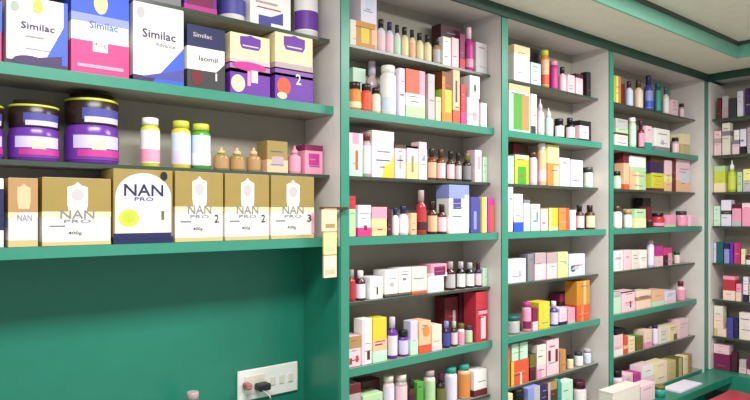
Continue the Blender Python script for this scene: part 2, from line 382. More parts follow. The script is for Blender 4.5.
stock(0, 2, [
 (142, 161, 117, 'tall', 'yellowgreen', 'cap=white lab=white lab2=pink', 'yellow-green bottle with white cap'),
 (173, 192, 120, 'tall', 'yellow', 'cap=yellowgreen lab=paleblue lab2=lavender', 'yellow bottle with yellow cap'),
 (193, 212, 123, 'tall', 'green', 'cap=yellowgreen lab=paleblue lab2=white', 'green bottle with yellow cap'),
 (215, 230, 146, 'drop', 'gold', 'cap=palegold lab=tan', 'small gold bottle with pointed cap'),
 (231, 246, 147, 'drop', 'gold', 'cap=peach lab=tan', 'small gold bottle with pointed cap'),
 (248, 262, 147, 'drop', 'tan', 'cap=peach lab=tan', 'small gold bottle with pointed cap'),
 (267, 288, 141, 'c', 'gold', 'b0-.4=peach p.2,.2,.8,.5=pinkgrey', 'upright gold carton with peach base'),
 (290, 302, 145, 'drop', 'pink', 'cap=pink lab=pink', 'small pink bottle'),
 (305, 323, 145, 'c', 'pink', 'p.2,.3,.8,.7=magenta b.8-1=darkmagenta', 'small pink carton')])
NAN = 'n b.50-1=gold b.42-.50=cream b0-.06=palegold s.35,.46,.65,.94=white e.40,.66,.60,.84=palegrey t.5,.46,.50,.13=grey=NAN t.5,.36,.40,.05=grey=PRO p.1,.28,.32,.30=grey t.46,.18,.2,.06=darkgrey=400g '
stock(0, 3, [
 (-30, 4, 178, 'B', 'white', 'b.25-.85=navy', 'white carton with navy panel cut by left edge'),
 (8, 38, 178, 'B', 'white', 'n b.50-1=tan b.42-.5=cream b0-.1=palegold s.3,.55,.75,.92=peach p.35,.2,.95,.5=palelav t.55,.42,.5,.1=grey=NAN', 'narrow gold and white carton beside the left edge'),
 (42, 111, 178, 'B', 'white', NAN, 'widest gold formula carton with white shield'),
 (113, 173, 166, 'B', 'gold', 'n h.03,.08,.97,.95=palelav b0-.09=navy p0,.06,.97,.14=navy e.08,.22,.42,.46=yellowgreen e.14,.28,.34,.42=lime t.5,.72,.66,.16=navy=NAN t.5,.60,.32,.05=indigo=PRO t.82,.38,.05,.12=olive=1 e.78,.86,.9,.98=black', 'largest formula carton with navy lettering and yellow-green disc'),
 (175, 223, 172, 'B', 'white', NAN + 't.86,.33,.1,.12=darkgrey=2', 'gold formula carton with white shield'),
 (225, 269, 174, 'B', 'white', NAN + 't.86,.33,.1,.12=darkgrey=2', 'gold formula carton with white shield'),
 (271, 314, 175, 'B', 'white', NAN + 't.88,.33,.1,.12=darkgrey=3 p.94,.08,1,.42=pink', 'gold formula carton with pink edge')], dmax=.12)
# ---- first bay
YB = 'cap=black lab=cream'
stock(1, 0, [
 (350, 377, 22, 'c', 'offwhite', 'p.22,.05,.95,1=ochre p.4,.2,.7,.8=yellow p.8,.2,1,.8=peach', 'ochre and yellow carton at the green post'),
 (361, 377, -6, 'c', 'palelav', 'p.3,.4,.8,.8=paleblue', 'pale lavender carton stacked on the ochre carton', 's'),
 (378, 386, 18, 'syrup', 'palelav', 'cap=black lab=palepink', 'pale bottle with black cap'),
 (387, 394, 21, 'syrup', 'palelav', 'cap=navy lab=palepink', 'pale bottle with black cap'),
 (395, 401, 24, 'syrup', 'palelav', 'cap=black lab=mint', 'pale bottle with black cap'),
 (402, 409, 26, 'syrup', 'cream', YB, 'cream-labelled bottle with black cap'), (410, 416, 29, 'syrup', 'cream', 'cap=black lab=peach', 'cream-labelled bottle with black cap'),
 (417, 424, 32, 'syrup', 'cream', YB, 'cream-labelled bottle with black cap'), (425, 432, 34, 'syrup', 'cream', YB, 'cream-labelled bottle with black cap'),
 (434, 441, 37, 'syrup', 'tan', 'cap=black lab=palegrey', 'cream-labelled bottle with black cap'),
 (443, 451, 37, 'c', 'white', '', 'slim white carton'), (452, 459, 38, 'c', 'palepink', '', 'slim pale pink carton'),
 (441, 462, 26, 'c', 'maroon', '', 'dark maroon carton behind two slim cartons', 'b'),
 (460, 465, 34, 'c', 'darkmagenta', 'b0-.3=red', 'slim dark magenta carton'),
 (466, 474, 26, 'syrup', 'magenta', 'cap=palepink lab=magenta lab2=pink', 'magenta bottle with pale cap'),
 (476, 488, 43, 'c', 'palegrey', '', 'grey carton at the right end')])
stock(1, 1, [
 (350, 362, 81, 'pill', 'orange', 'cap=darkbrown lab=orange lab2=cream', 'orange jar with dark cap at the post'),
 (363, 372, 83, 'pill', 'redorange', 'cap=darkbrown lab=redorange', 'red-orange jar with dark cap'),
 (373, 381, 87, 'pill', 'cream', 'cap=black lab=offwhite', 'cream jar with black cap'),
 (353, 366, 68, 'c', 'mint', '', 'pale mint carton behind the orange jar', 'b'),
 (368, 379, 59, 'syrup', 'palepink', 'cap=palelav lab=pinkgrey', 'tall pale bottle behind the red-orange jar', 'b'),
 (383, 397, 64, 'tall', 'white', 'cap=white lab=white lab2=paleblue', 'big white bottle'),
 (398, 405, 68, 'c', 'palelav', '', 'slim pale lavender carton'),
 (406, 425, 70, 'c', 'white', 'b.5-1=redorange p.7,.5,1,1=pink b0-.25=palegreen', 'white carton with coral red top'),
 (428, 435, 74, 'c', 'palegrey', '', 'slim pale grey carton'), (436, 441, 97, 'c', 'cream', '', 'short cream carton'),
 (442, 452, 72, 'c', 'lime', 'b.65-1=amber b0-.2=ochre p0,.1,.3,.9=ochre', 'carton with brown top and lime middle'),
 (453, 460, 70, 'c', 'peach', 'b0-.25=redorange p.35,.4,.6,.8=brown', 'tall peach carton'),
 (461, 466, 84, 'c', 'red', 'b0-.3=hotpink', 'slim red and pink carton'),
 (467, 479, 98, 'c', 'palepink', 'p.5,.2,.8,.5=pinkgrey', 'low pale pink carton'),
 (470, 480, 76, 'c', 'white', 'p.4,.3,.6,.6=darkgrey', 'white carton stacked on the pale pink one', 's'),
 (481, 487, 103, 'c', 'white', '', 'small white carton near the right end')])
stock(1, 2, [
 (349, 363, 133, 'c', 'mint', 'b.65-1=palepink p.25,.75,.7,1=pink p.45,.15,.65,.6=redorange', 'mint carton with pink top'),
 (364, 371, 134, 'tall', 'pinkgrey', 'cap=darkred lab=palelav', 'slim bottle with dark red cap'),
 (372, 394, 131, 'c', 'palelav', 'b.8-1=offwhite d.4,0,1,.5=yellow p.5,.0,1,.28=yellow', 'large lavender carton with yellow corner'),
 (395, 406, 145, 'c', 'palepink', 'p.4,.3,.6,.7=pinkgrey b.9-1=brown', 'pale pink carton with brown top'),
 (407, 418, 146, 'c', 'paleyellow', 'b.5-1=palepink p.4,.2,.6,.7=gold b.93-1=brown', 'pale yellow carton with cross mark'),
 (419, 427, 142, 'c', 'palepink', 'b0-.8=white d.2,.5,.8,.7=bluelav', 'white carton with blue triangle'),
 (429, 437, 148, 'syrup', 'amber', 'cap=darkbrown lab=peach', 'amber bottle'), (438, 446, 149, 'syrup', 'amber', 'cap=brown lab=palepink', 'amber bottle'),
 (448, 455, 151, 'syrup', 'brown', 'cap=black lab=palepink', 'brown bottle with black cap'), (456, 462, 153, 'syrup', 'brown', 'cap=black lab=palegrey', 'brown bottle with black cap'),
 (464, 472, 153, 'syrup', 'darkbrown', 'cap=olive lab=grey', 'dark bottle with grey label'),
 (475, 482, 150, 'c', 'palepink', 'p.4,.4,.7,.8=pinkgrey', 'tall pale pink carton'), (483, 489, 157, 'c', 'mint', '', 'slim mint carton')])
stock(1, 3, [
 (348, 356, 209, 'c', 'palegreen', '', 'pale green carton at the post'), (348, 356, 196, 'c', 'red', '', 'red carton stacked on the pale green one', 's'),
 (358, 371, 205, 'c', 'paleblue', 'b.75-1=palepink b0-.28=hotpink p.45,.2,.7,.35=darkmagenta', 'pale blue carton with hot pink base'),
 (372, 387, 207, 'c', 'paleyellow', 'b.6-1=pink b.15-.3=peach', 'pale yellow carton with pink top'),
 (388, 392, 209, 'c', 'maroon', '', 'slim maroon carton'),
 (393, 399, 208, 'syrup', 'white', 'cap=navy lab=white', 'white bottle with navy cap'), (400, 409, 206, 'syrup', 'palelav', 'cap=navy lab=white', 'white bottle with navy cap'),
 (411, 417, 213, 'c', 'peach', '', 'slim peach carton'),
 (418, 427, 190, 'syrup', 'red', 'cap=pinkgrey lab=red lab2=maroon', 'tall red bottle with pinkish cap'),
 (429, 438, 201, 'syrup', 'brown', 'cap=darkbrown lab=peach', 'brown bottle with peach label'), (439, 447, 204, 'syrup', 'brown', 'cap=darkbrown lab=palepink', 'brown bottle with pale pink label'),
 (449, 469, 185, 'c', 'white', 'b.72-1=bluelav p.2,.5,.6,.72=indigo p.78,.1,1,.8=mint', 'tall white carton with lavender-blue top'),
 (471, 480, 197, 'c', 'indigo', 'p.3,.1,.6,.6=bluelav', 'indigo carton'), (482, 487, 197, 'c', 'cream', 'p0,0,.5,1=yellow', 'slim yellow carton'),
 (488, 494, 198, 'c', 'magenta', 'p.4,0,1,.8=redorange', 'magenta and coral carton at the right post')])
stock(1, 4, [
 (349, 356, 270, 'syrup', 'red', 'cap=pinkgrey lab=red', 'red bottle at the post'), (357, 366, 271, 'syrup', 'maroon', 'cap=white lab=palelav', 'maroon bottle with white cap'),
 (370, 383, 277, 'c', 'white', 'p.5,.2,.62,.55=brown', 'white carton with brown stripe'),
 (385, 411, 296, 'c', 'darkpurple', 'b.5-1=olive', 'flat dark purple carton under the white ones'),
 (385, 398, 270, 'c', 'white', 'p.4,.3,.7,.5=palegrey', 'left white carton atop the flat purple one', 's'),
 (399, 411, 268, 'c', 'white', 'p.3,.5,.6,.6=grey', 'right white carton atop the flat purple one', 'r'),
 (412, 427, 292, 'c', 'redorange', '', 'flat orange carton'),
 (412, 427, 267, 'c', 'offwhite', 'p.3,.4,.6,.6=mint', 'off-white carton on the flat orange one', 's'),
 (428, 444, 277, 'c', 'white', '', 'low white carton'), (431, 447, 264, 'c', 'pink', 'b0-.3=white p.2,.1,.9,.8=darkmagenta', 'pink and maroon carton on the low white one', 's'),
 (447, 456, 262, 'syrup', 'maroon', 'cap=pinkgrey lab=palegrey', 'maroon bottle with grey label'),
 (458, 466, 262, 'syrup', 'black', 'cap=palegrey lab=white', 'black bottle with pale cap'), (467, 475, 263, 'syrup', 'black', 'cap=palegrey lab=white', 'black bottle with pale cap'),
 (476, 482, 263, 'syrup', 'darkpurple', 'cap=maroon lab=palepink', 'slim purple bottle'), (483, 489, 268, 'c', 'mint', '', 'small mint carton')])
stock(1, 5, [
 (348, 361, 336, 'c', 'palepink', 'b.6-1=tan p.1,.1,.3,.3=red p.6,.15,.8,.35=red', 'pinkish carton with red spots'),
 (362, 372, 319, 'c', 'white', 'p0,0,.3,1=palepink p.5,.1,.8,.3=darkred', 'tall white carton with red spot'),
 (373, 387, 318, 'c', 'yellow', 'b0-.25=mint b.25-.5=peach', 'tall yellow carton with mint base'),
 (389, 398, 318, 'syrup', 'purple', 'cap=lavender lab=palelav', 'purple bottle with lavender cap'), (400, 409, 331, 'pill', 'purple', 'cap=black lab=lavender', 'short purple bottle with black cap'),
 (410, 418, 321, 'c', 'lavender', 'b0-.45=mint', 'lavender carton with mint base'),
 (419, 431, 321, 'c', 'peach', 'e.3,.5,.9,.85=orange b0-.25=redorange', 'peach carton with orange disc'), (432, 442, 325, 'c', 'palepeach', 'b0-.2=palepink', 'pale peach carton'),
 (444, 451, 322, 'syrup', 'navy', 'cap=bluelav lab=indigo', 'navy bottle'), (452, 458, 322, 'syrup', 'darkgrey', 'cap=palegreen lab=palepink', 'grey bottle with pale green cap'),
 (459, 465, 324, 'pill', 'white', 'cap=olive lab=pink', 'small white bottle with olive cap'), (466, 473, 326, 'pill', 'palegrey', 'cap=darkgrey lab=palegreen', 'small grey bottle with dark cap'),
 (445, 458, 297, 'c', 'darkred', 'p.6,.2,.8,.7=pinkgrey', 'dark red carton standing behind', 'b'), (460, 473, 292, 'c', 'maroon', 'p.5,.5,.8,.6=white p.5,.2,.8,.4=pinkgrey', 'maroon carton with white dot behind', 'b'),
 (476, 488, 292, 'c', 'red', 'p.4,.05,.8,.5=palepink p.2,.55,.95,.62=pink', 'tall red carton with pale panel')])
stock(1, 6, [
 (349, 361, 384, 'c', 'pinkgrey', 'b.8-1=darkred', 'grey-pink carton with red top'), (363, 383, 394, 'c', 'palegreen', '', 'low pale green carton'),
 (362, 380, 380, 'c', 'brown', '', 'brown carton behind the pale green one', 'b'),
 (385, 395, 377, 'tall', 'palepink', 'cap=offwhite lab=palelav', 'pale pink bottle with white cap'), (397, 408, 376, 'tall', 'pinkgrey', 'cap=offwhite lab=palepink', 'rosy bottle with white cap'),
 (409, 416, 380, 'syrup', 'brown', 'cap=darkbrown lab=maroon', 'small brown bottle'), (417, 424, 382, 'c', 'green', '', 'slim green carton'),
 (426, 436, 372, 'tall', 'offwhite', 'cap=pinkgrey lab=palegreen', 'off-white bottle with greenish label'), (438, 446, 375, 'syrup', 'darkbrown', 'cap=maroon lab=olive', 'dark brown bottle'),
 (447, 458, 369, 'tall', 'palelav', 'cap=teal lab=palelav', 'lavender bottle with teal cap'), (460, 471, 366, 'tall', 'peach', 'cap=teal lab=orange', 'peach bottle with teal cap'),
 (474, 487, 370, 'c', 'white', 'b0-.25=darkred', 'white carton with dark red base')])
# ---- middle bay
stock(2, 0, [
 (514, 530, 46, 'c', 'white', 'b.75-1=cream', 'tall white carton with cream top'), (531, 541, 63, 'c', 'paleblue', '', 'pale blue carton'),
 (531, 540, 49, 'c', 'black', '', 'black carton behind the pale blue one', 'b'),
 (542, 550, 49, 'tall', 'orange', 'cap=yellowgreen lab=peach lab2=redorange', 'orange bottle with lime cap'), (551, 559, 60, 'tall', 'magenta', 'cap=pink lab=magenta', 'magenta bottle with pink cap'),
 (560, 567, 66, 'syrup', 'palepink', 'cap=black lab=palepink', 'pale bottle with black cap'), (568, 575, 75, 'c', 'palepink', '', 'pale pink carton'),
 (576, 583, 74, 'c', 'palepink', 'b.8-1=maroon', 'pale pink carton with maroon top'), (587, 591, 72, 'c', 'black', '', 'slim black carton')])
stock(2, 1, [
 (509, 530, 85, 'c', 'mint', 'b.85-1=peach p.2,.05,.6,.8=green p.6,.05,.95,.8=tan', 'tall green-panelled carton at the post'),
 (531, 537, 94, 'c', 'white', 'p0,0,.8,.2=darkgrey', 'slim white carton'),
 (538, 545, 98, 'drop', 'palepink', 'cap=palepink lab=palelav', 'pale pink squeeze bottle'), (546, 554, 107, 'drop', 'mint', 'cap=white lab=mint', 'mint squeeze bottle'),
 (556, 565, 118, 'pill', 'black', 'cap=black lab=white', 'short bottle with black cap and white label'), (567, 576, 117, 'syrup', 'black', 'cap=black lab=palepink', 'black bottle'),
 (580, 591, 121, 'c', 'palepink', 'b.75-1=black p.8,0,1,1=black b0-.1=black', 'white carton with black top and side')])
stock(2, 2, [
 (507, 514, 156, 'c', 'mint', '', 'slim mint carton'), (515, 529, 155, 'c', 'lime', 'b.85-1=palegreen p.2,0,.8,.6=green', 'lime green carton'),
 (514, 528, 144, 'c', 'darkred', 'p.4,0,1,1=brown', 'dark red carton behind the lime one', 'b'),
 (530, 538, 152, 'tall', 'palepink', 'cap=brown lab=palepink', 'pale pink bottle with brown cap'), (539, 547, 139, 'tall', 'peach', 'cap=white lab=peach lab2=palepink', 'peach bottle with white cap'),
 (548, 559, 145, 'c', 'orange', 'b.55-1=paleyellow p.5,0,1,.5=peach', 'orange carton with yellow top'),
 (560, 570, 158, 'c', 'white', '', 'square white carton'), (571, 583, 160, 'c', 'palelav', 'p.3,.2,.5,.7=lavender', 'square lavender carton'),
 (585, 594, 167, 'jar', 'mint', 'cap=darkgrey lab=offwhite', 'small pale jar with dark lid')])
stock(2, 3, [
 (508, 513, 187, 'c', 'palepeach', 'b.6-1=palelav', 'slim pale peach carton at the post'), (514, 523, 194, 'c', 'white', 'b0-.25=brightblue b.25-.35=lavender', 'white carton with bright blue base'),
 (524, 530, 200, 'c', 'palelav', 'b.9-1=grey', 'slim lavender carton with grey top'), (531, 540, 204, 'c', 'mint', 'p.6,.4,.8,.7=grey b.85-1=white', 'pale mint carton with grey mark'),
 (541, 548, 209, 'c', 'palepink', '', 'pale pink carton'), (549, 558, 208, 'c', 'yellow', 'b0-.15=palegreen p0,0,.3,1=paleyellow', 'bright yellow carton'),
 (559, 569, 208, 'c', 'orange', 'p.7,0,1,1=redorange', 'orange carton beside the yellow one'), (570, 576, 210, 'c', 'white', 'b0-.6=palepink', 'slim white and pink carton'),
 (577, 585, 205, 'syrup', 'brown', 'cap=black lab=palepink', 'brown bottle with pale pink label'), (587, 596, 205, 'syrup', 'brown', 'cap=darkbrown lab=cream', 'brown bottle with cream label')])
stock(2, 4, [
 (507, 526, 259, 'c', 'palelav', 'p.3,.4,.5,.6=lavender p.65,.3,.7,.5=grey', 'white carton nearest the left post'), (528, 534, 254, 'c', 'grey', '', 'slim grey carton'),
 (535, 546, 253, 'c', 'palepink', 'b.6-1=pinkgrey', 'rosy white carton'), (547, 557, 253, 'c', 'palepink', 'b.6-1=pinkgrey', 'rosy white carton'),
 (558, 568, 252, 'c', 'paleyellow', 'p.6,.5,.9,.65=greengrey', 'pale yellow carton with green mark'), (569, 585, 254, 'c', 'paleblue', 'e.1,.2,.4,.5=darkteal d.1,.3,.6,.6=palegrey', 'pale blue carton with dark green spot')])
stock(2, 5, [
 (507, 521, 317, 'jar', 'greengrey', 'cap=darkteal lab=palegrey', 'low grey-green jar with dark teal lid'),
 (524, 532, 303, 'tall', 'pink', 'cap=magenta lab=pink lab2=darkmagenta', 'pink bottle with magenta cap'), (533, 538, 308, 'c', 'darkmagenta', 'b0-.4=palepink', 'slim maroon and pale carton'),
 (539, 550, 302, 'c', 'yellow', 'p.4,0,.8,1=yellowgreen', 'bright yellow carton'), (551, 559, 302, 'syrup', 'indigo', 'cap=palelav lab=lavender', 'indigo bottle with lavender label'),
 (560, 567, 308, 'c', 'palepink', 'b0-.2=navy', 'pale pink carton with navy base'), (568, 575, 308, 'c', 'pink', 'b0-.2=palegrey', 'pink carton'),
 (560, 574, 293, 'c', 'darkbrown', 'b.7-1=darkmagenta', 'dark brown carton behind the pink ones', 'b'),
 (577, 590, 305, 'c', 'redorange', 'p.3,0,.5,1=orange', 'low orange-red carton'), (577, 590, 281, 'c', 'ochre', 'p.5,0,.7,1=palegold', 'ochre carton stacked on the orange-red one', 's')])
stock(2, 6, [
 (505, 510, 347, 'c', 'ochre', 'b.7-1=redorange', 'slim ochre carton with red top'), (511, 529, 360, 'c', 'redorange', 'p.0,0,.15,1=yellow p.5,0,.6,.5=cream', 'red-orange carton'),
 (512, 528, 343, 'c', 'mint', 'p.4,0,.5,1=green', 'mint carton stacked on the red-orange one', 's'), (530, 536, 354, 'c', 'maroon', 'b.5-1=olive', 'slim maroon carton with olive top'),
 (537, 546, 345, 'c', 'palepink', 'b.4-1=offwhite p.0,.0,.5,.3=pink', 'off-white carton with pink base'), (547, 559, 339, 'c', 'palepink', 'p.1,.4,.3,.7=darkred p.7,.35,.9,.7=darkred', 'pale pink carton with two dark red marks'),
 (560, 566, 350, 'c', 'orange', 'p0,0,.5,1=tan', 'slim orange carton'), (568, 574, 356, 'pill', 'cream', 'cap=black lab=cream', 'cream bottle with black cap'),
 (576, 584, 353, 'pill', 'paleblue', 'cap=darkgrey lab=white', 'pale blue bottle with dark cap'), (585, 592, 350, 'pill', 'palelav', 'cap=palegrey lab=paleblue', 'lavender bottle with grey cap')])
stock(2, 7, [
 (505, 513, 393, 'c', 'cream', '', 'slim cream carton'), (514, 526, 391, 'pill', 'peach', 'cap=black lab=peach', 'peach bottle with black lid'), (528, 540, 387, 'c', 'bluelav', 'p.5,0,1,1=palegrey', 'grey-blue carton'),
 (541, 547, 381, 'c', 'darkpurple', '', 'slim dark purple carton'), (548, 557, 380, 'c', 'brown', 'b.8-1=tan p.0,0,.25,1=palegrey', 'brown carton with tan top'), (558, 561, 380, 'c', 'teal', '', 'slim teal carton'),
 (562, 573, 381, 'c', 'mint', '', 'pale mint carton'), (575, 588, 383, 'pill', 'palepink', 'cap=maroon lab=white', 'white jar with maroon lid')])
# ---- far bay
stock(3, 0, [
 (614, 621, 76, 'c', 'lime', 'p.45,0,1,1=orange p.3,0,.6,1=paleyellow', 'lime and orange carton at the post'), (622, 625, 84, 'c', 'darkred', '', 'slim dark red carton'),
 (627, 634, 80, 'syrup', 'palelav', 'cap=maroon lab=paleblue', 'pale lavender bottle with maroon cap'), (636, 644, 79, 'syrup', 'cream', 'cap=brown lab=palepeach', 'cream bottle with brown cap'),
 (646, 654, 74, 'syrup', 'indigo', 'cap=navy lab=bluelav lab2=blue', 'indigo bottle with navy cap'), (656, 662, 82, 'tall', 'darkteal', 'cap=darkteal lab=teal', 'dark teal bottle'),
 (664, 670, 86, 'syrup', 'offwhite', 'cap=darkteal lab=white', 'white bottle with teal cap'), (672, 678, 100, 'c', 'palepink', '', 'small pale pink carton'), (680, 685, 103, 'pill', 'pinkgrey', 'cap=darkbrown lab=palepink', 'small rosy bottle with brown cap')])
stock(3, 1, [
 (615, 628, 133, 'c', 'offwhite', 'b.85-1=brown p.3,.2,.8,.6=palepink', 'low off-white carton with brown top'), (616, 628, 119, 'c', 'palegrey', 'b0-.3=palegreen', 'grey carton stacked on the low one', 's'),
 (630, 637, 117, 'tall', 'palegreen', 'cap=white lab=mint', 'pale green bottle with white cap'), (639, 645, 120, 'syrup', 'darkred', 'cap=maroon lab=pink', 'dark red bottle with pink label'),
 (646, 652, 126, 'c', 'palepink', 'b0-.3=teal', 'pale pink carton with teal base'), (655, 670, 129, 'c', 'white', 'b0-.2=grey p.4,.3,.6,.5=palegrey', 'wide white carton with grey base'),
 (673, 680, 137, 'pill', 'pinkgrey', 'cap=darkbrown lab=palepink', 'small bottle with brown cap'), (682, 690, 134, 'c', 'palegold', 'b.5-1=cream', 'pale gold carton at the right end')])
stock(3, 2, [
 (614, 622, 171, 'pill', 'palegreen', 'cap=black lab=mint', 'mint bottle with black cap'), (624, 629, 163, 'c', 'peach', 'b0-.2=redorange', 'slim peach carton'), (624, 629, 151, 'c', 'darkred', '', 'dark red carton stacked on the peach one', 's'),
 (630, 646, 172, 'c', 'palegreen', 'p.4,0,.55,1=cream p0,0,.3,1=peach', 'low pale green carton'), (630, 646, 156, 'c', 'white', 'b0-.3=palegreen', 'white carton on the low pale green one', 's'),
 (652, 664, 173, 'c', 'yellowgreen', 'b0-.15=darkred p.1,.2,.9,.8=yellow', 'low yellow carton'), (651, 664, 156, 'c', 'darkpurple', 'b.6-1=brown', 'dark purple carton on the yellow one', 's'),
 (665, 672, 160, 'c', 'peach', 'b.55-1=palepink b.3-.5=paleyellow', 'peach carton with pink top'), (673, 676, 160, 'c', 'darkred', '', 'thin dark red carton'),
 (677, 690, 158, 'c', 'palepink', 'b.0-.35=peach p.3,.3,.9,.6=paleblue', 'large pale pink carton at the right end')])
stock(3, 3, [
 (614, 623, 206, 'pill', 'white', 'cap=brown lab=white', 'white bottle with brown cap'), (625, 633, 210, 'pill', 'mint', 'cap=tan lab=white', 'pale mint bottle with tan cap'), (635, 646, 209, 'c', 'palegreen', 'b0-.5=cream', 'pale green carton'),
 (643, 651, 198, 'c', 'black', '', 'black carton standing behind', 'b'), (648, 652, 207, 'c', 'darkred', 'b0-.3=darkbrown', 'slim dark red carton'),
 (654, 666, 213, 'pill', 'red', 'cap=black lab=red lab2=pink', 'red bottle with black cap'), (668, 676, 215, 'c', 'pink', 'b0-.2=palegreen', 'small pink carton'),
 (678, 689, 211, 'pill', 'pink', 'cap=darkgrey lab=pink', 'pink bottle with grey cap'), (690, 697, 215, 'c', 'palepink', '', 'small pale pink carton')])
stock(3, 4, [
 (613, 623, 251, 'c', 'white', 'p.6,.1,.8,.9=palepink', 'white carton at the left post'), (624, 631, 250, 'c', 'palepink', '', 'slim pale pink carton'), (632, 639, 250, 'c', 'offwhite', '', 'off-white carton'), (640, 647, 250, 'c', 'white', '', 'white carton right of the off-white one'),
 (648, 655, 240, 'tall', 'lavender', 'cap=pinkgrey lab=palelav', 'lavender bottle'), (657, 663, 246, 'c', 'magenta', 'b0-.5=palepink', 'magenta-topped carton'), (664, 672, 248, 'c', 'hotpink', 'b0-.6=maroon p.5,0,1,.7=pink', 'hot pink carton with maroon base'),
 (675, 681, 252, 'pill', 'palegreen', 'cap=darkgrey lab=palepink', 'small pale bottle with dark cap')])
stock(3, 5, [
 (613, 621, 293, 'c', 'mint', 'b.8-1=palegrey', 'pale mint carton at the post'), (622, 635, 291, 'c', 'palepink', 'p.6,.2,.7,.5=darkred b.93-1=brown', 'pale pink carton with dark top'), (637, 651, 291, 'c', 'palepeach', 'b.5-.7=tan', 'pale peach carton with tan band'),
 (653, 664, 290, 'c', 'peach', 'b0-.3=mint', 'peach carton with mint base'), (666, 676, 291, 'c', 'palelav', 'b0-.3=palepink', 'pale lavender carton'), (678, 687, 282, 'syrup', 'palepink', 'cap=darkred lab=pink', 'pink bottle with dark red cap')])
stock(3, 6, [
 (614, 623, 335, 'c', 'palepink', 'b0-.3=white', 'pale pink carton at the post'), (616, 626, 329, 'c', 'black', '', 'flat black carton on the pale pink one', 's'),
 (624, 628, 336, 'c', 'redorange', 'b.3-.5=peach', 'slim red-orange carton'), (629, 635, 337, 'c', 'cream', '', 'slim cream carton'), (637, 643, 336, 'c', 'green', 'b0-1=olive', 'slim olive green carton'),
 (645, 652, 330, 'c', 'palepeach', 'b0-.3=pink', 'pale peach carton with pink base'), (653, 659, 326, 'tall', 'palepink', 'cap=darkpurple lab=palelav', 'pale bottle with dark purple cap'), (660, 668, 327, 'c', 'offwhite', '', 'off-white carton'),
 (669, 677, 325, 'c', 'cream', 'p.6,0,1,.4=olive', 'cream carton with olive mark'), (679, 688, 319, 'c', 'palepink', '', 'tall pale pink carton')])
stock(3, 7, [
 (613, 624, 372, 'pill', 'palelav', 'cap=black lab=palepink', 'pale bottle with black lid'), (625, 633, 374, 'c', 'palepink', '', 'pale pink carton'), (634, 641, 373, 'c', 'magenta', 'b0-.4=pink', 'magenta carton'),
 (642, 654, 365, 'c', 'palepink', 'b.5-1=white', 'white and pale pink carton'), (655, 667, 362, 'c', 'cream', 'p.5,0,1,1=palepeach', 'wide cream carton'), (668, 676, 361, 'c', 'palegold', '', 'pale gold carton'),
 (677, 683, 358, 'c', 'olive', 'p.3,0,.8,1=palegold', 'slim olive carton'), (684, 688, 356, 'c', 'cream', '', 'slim cream carton'), (689, 692, 354, 'c', 'tan', '', 'slim tan carton')])
# ---- corner unit
stock(4, 0, [(717, 721, 98, 'c', 'darkred', '', 'slim dark red carton'), (722, 728, 96, 'c', 'palegrey', 'b0-.5=pinkgrey', 'grey carton'), (729, 736, 98, 'c', 'darkgrey', '', 'dark grey carton'), (737, 743, 91, 'c', 'palelav', '', 'tall white carton'), (745, 753, 88, 'c', 'darkpurple', '', 'dark purple carton')], 'corner')
stock(4, 1, [(714, 721, 131, 'c', 'palepink', 'b.5-.7=pinkgrey', 'rosy striped carton'), (722, 730, 123, 'c', 'offwhite', 'b.6-.75=grey', 'off-white carton with grey band'), (732, 739, 140, 'c', 'palepink', 'b.7-1=grey', 'low pale carton with grey top'), (734, 739, 130, 'c', 'white', '', 'small white carton on the low pale one', 's'), (740, 746, 129, 'c', 'palelav', 'b0-.3=black', 'lavender carton with black base'), (747, 754, 127, 'c', 'pinkgrey', '', 'grey-pink carton at the frame edge')], 'corner')
stock(4, 2, [(714, 725, 166, 'c', 'yellowgreen', 'b.8-1=palegreen b0-.35=cream', 'yellow-green carton with cream base'), (726, 735, 160, 'drop', 'lime', 'cap=white lab=yellowgreen', 'lime bottle with pointed white cap'), (737, 742, 172, 'c', 'palegreen', '', 'slim pale green carton'), (743, 753, 169, 'c', 'paleyellow', 'b0-.5=palegrey', 'pale yellow carton')], 'corner')
stock(4, 3, [(713, 720, 206, 'c', 'mint', '', 'pale mint carton'), (721, 731, 200, 'c', 'palelav', 'b.45-.6=darkgrey', 'pale carton with dark band'), (732, 741, 204, 'c', 'pink', 'b.8-1=maroon b0-.25=palegrey', 'pink carton with maroon top'), (742, 753, 203, 'c', 'pink', 'b.8-1=palepink', 'pink carton at the frame edge')], 'corner')
stock(4, 4, [(712, 715, 243, 'c', 'lavender', '', 'slim lavender carton'), (716, 723, 242, 'c', 'darkteal', '', 'dark teal carton'), (724, 729, 243, 'c', 'bluelav', 'b.7-1=navy', 'blue carton with navy top'), (730, 733, 243, 'c', 'purple', '', 'slim purple carton'), (734, 740, 243, 'c', 'magenta', 'p.5,0,1,1=red', 'magenta and red carton'), (741, 745, 249, 'c', 'cream', '', 'slim cream carton'), (746, 753, 255, 'c', 'palelav', 'b.5-1=maroon', 'pale carton with maroon top')], 'corner')
stock(4, 5, [(723, 735, 276, 'c', 'red', 'b.85-1=pink b0-.4=palepeach', 'dark red carton with peach base'), (736, 741, 284, 'c', 'pink', 'b0-.5=palepeach', 'small pink carton'), (743, 748, 277, 'c', 'palelav', 'b0-.3=navy', 'lavender carton with navy base'), (749, 756, 284, 'c', 'yellow', '', 'bright yellow carton')], 'corner')
stock(4, 6, [(714, 726, 329, 'c', 'palepeach', 'p0,0,.3,1=palegold', 'low cream carton'), (714, 723, 317, 'c', 'palepeach', '', 'cream carton stacked on the low one', 's'), (714, 723, 306, 'c', 'offwhite', '', 'topmost off-white carton of the stack', 's'), (727, 733, 318, 'c', 'indigo', '', 'indigo carton'), (734, 738, 318, 'c', 'navy', '', 'slim navy carton'), (739, 753, 313, 'c', 'offwhite', 'p.3,.2,.5,.8=palepink', 'wide off-white carton')], 'corner')
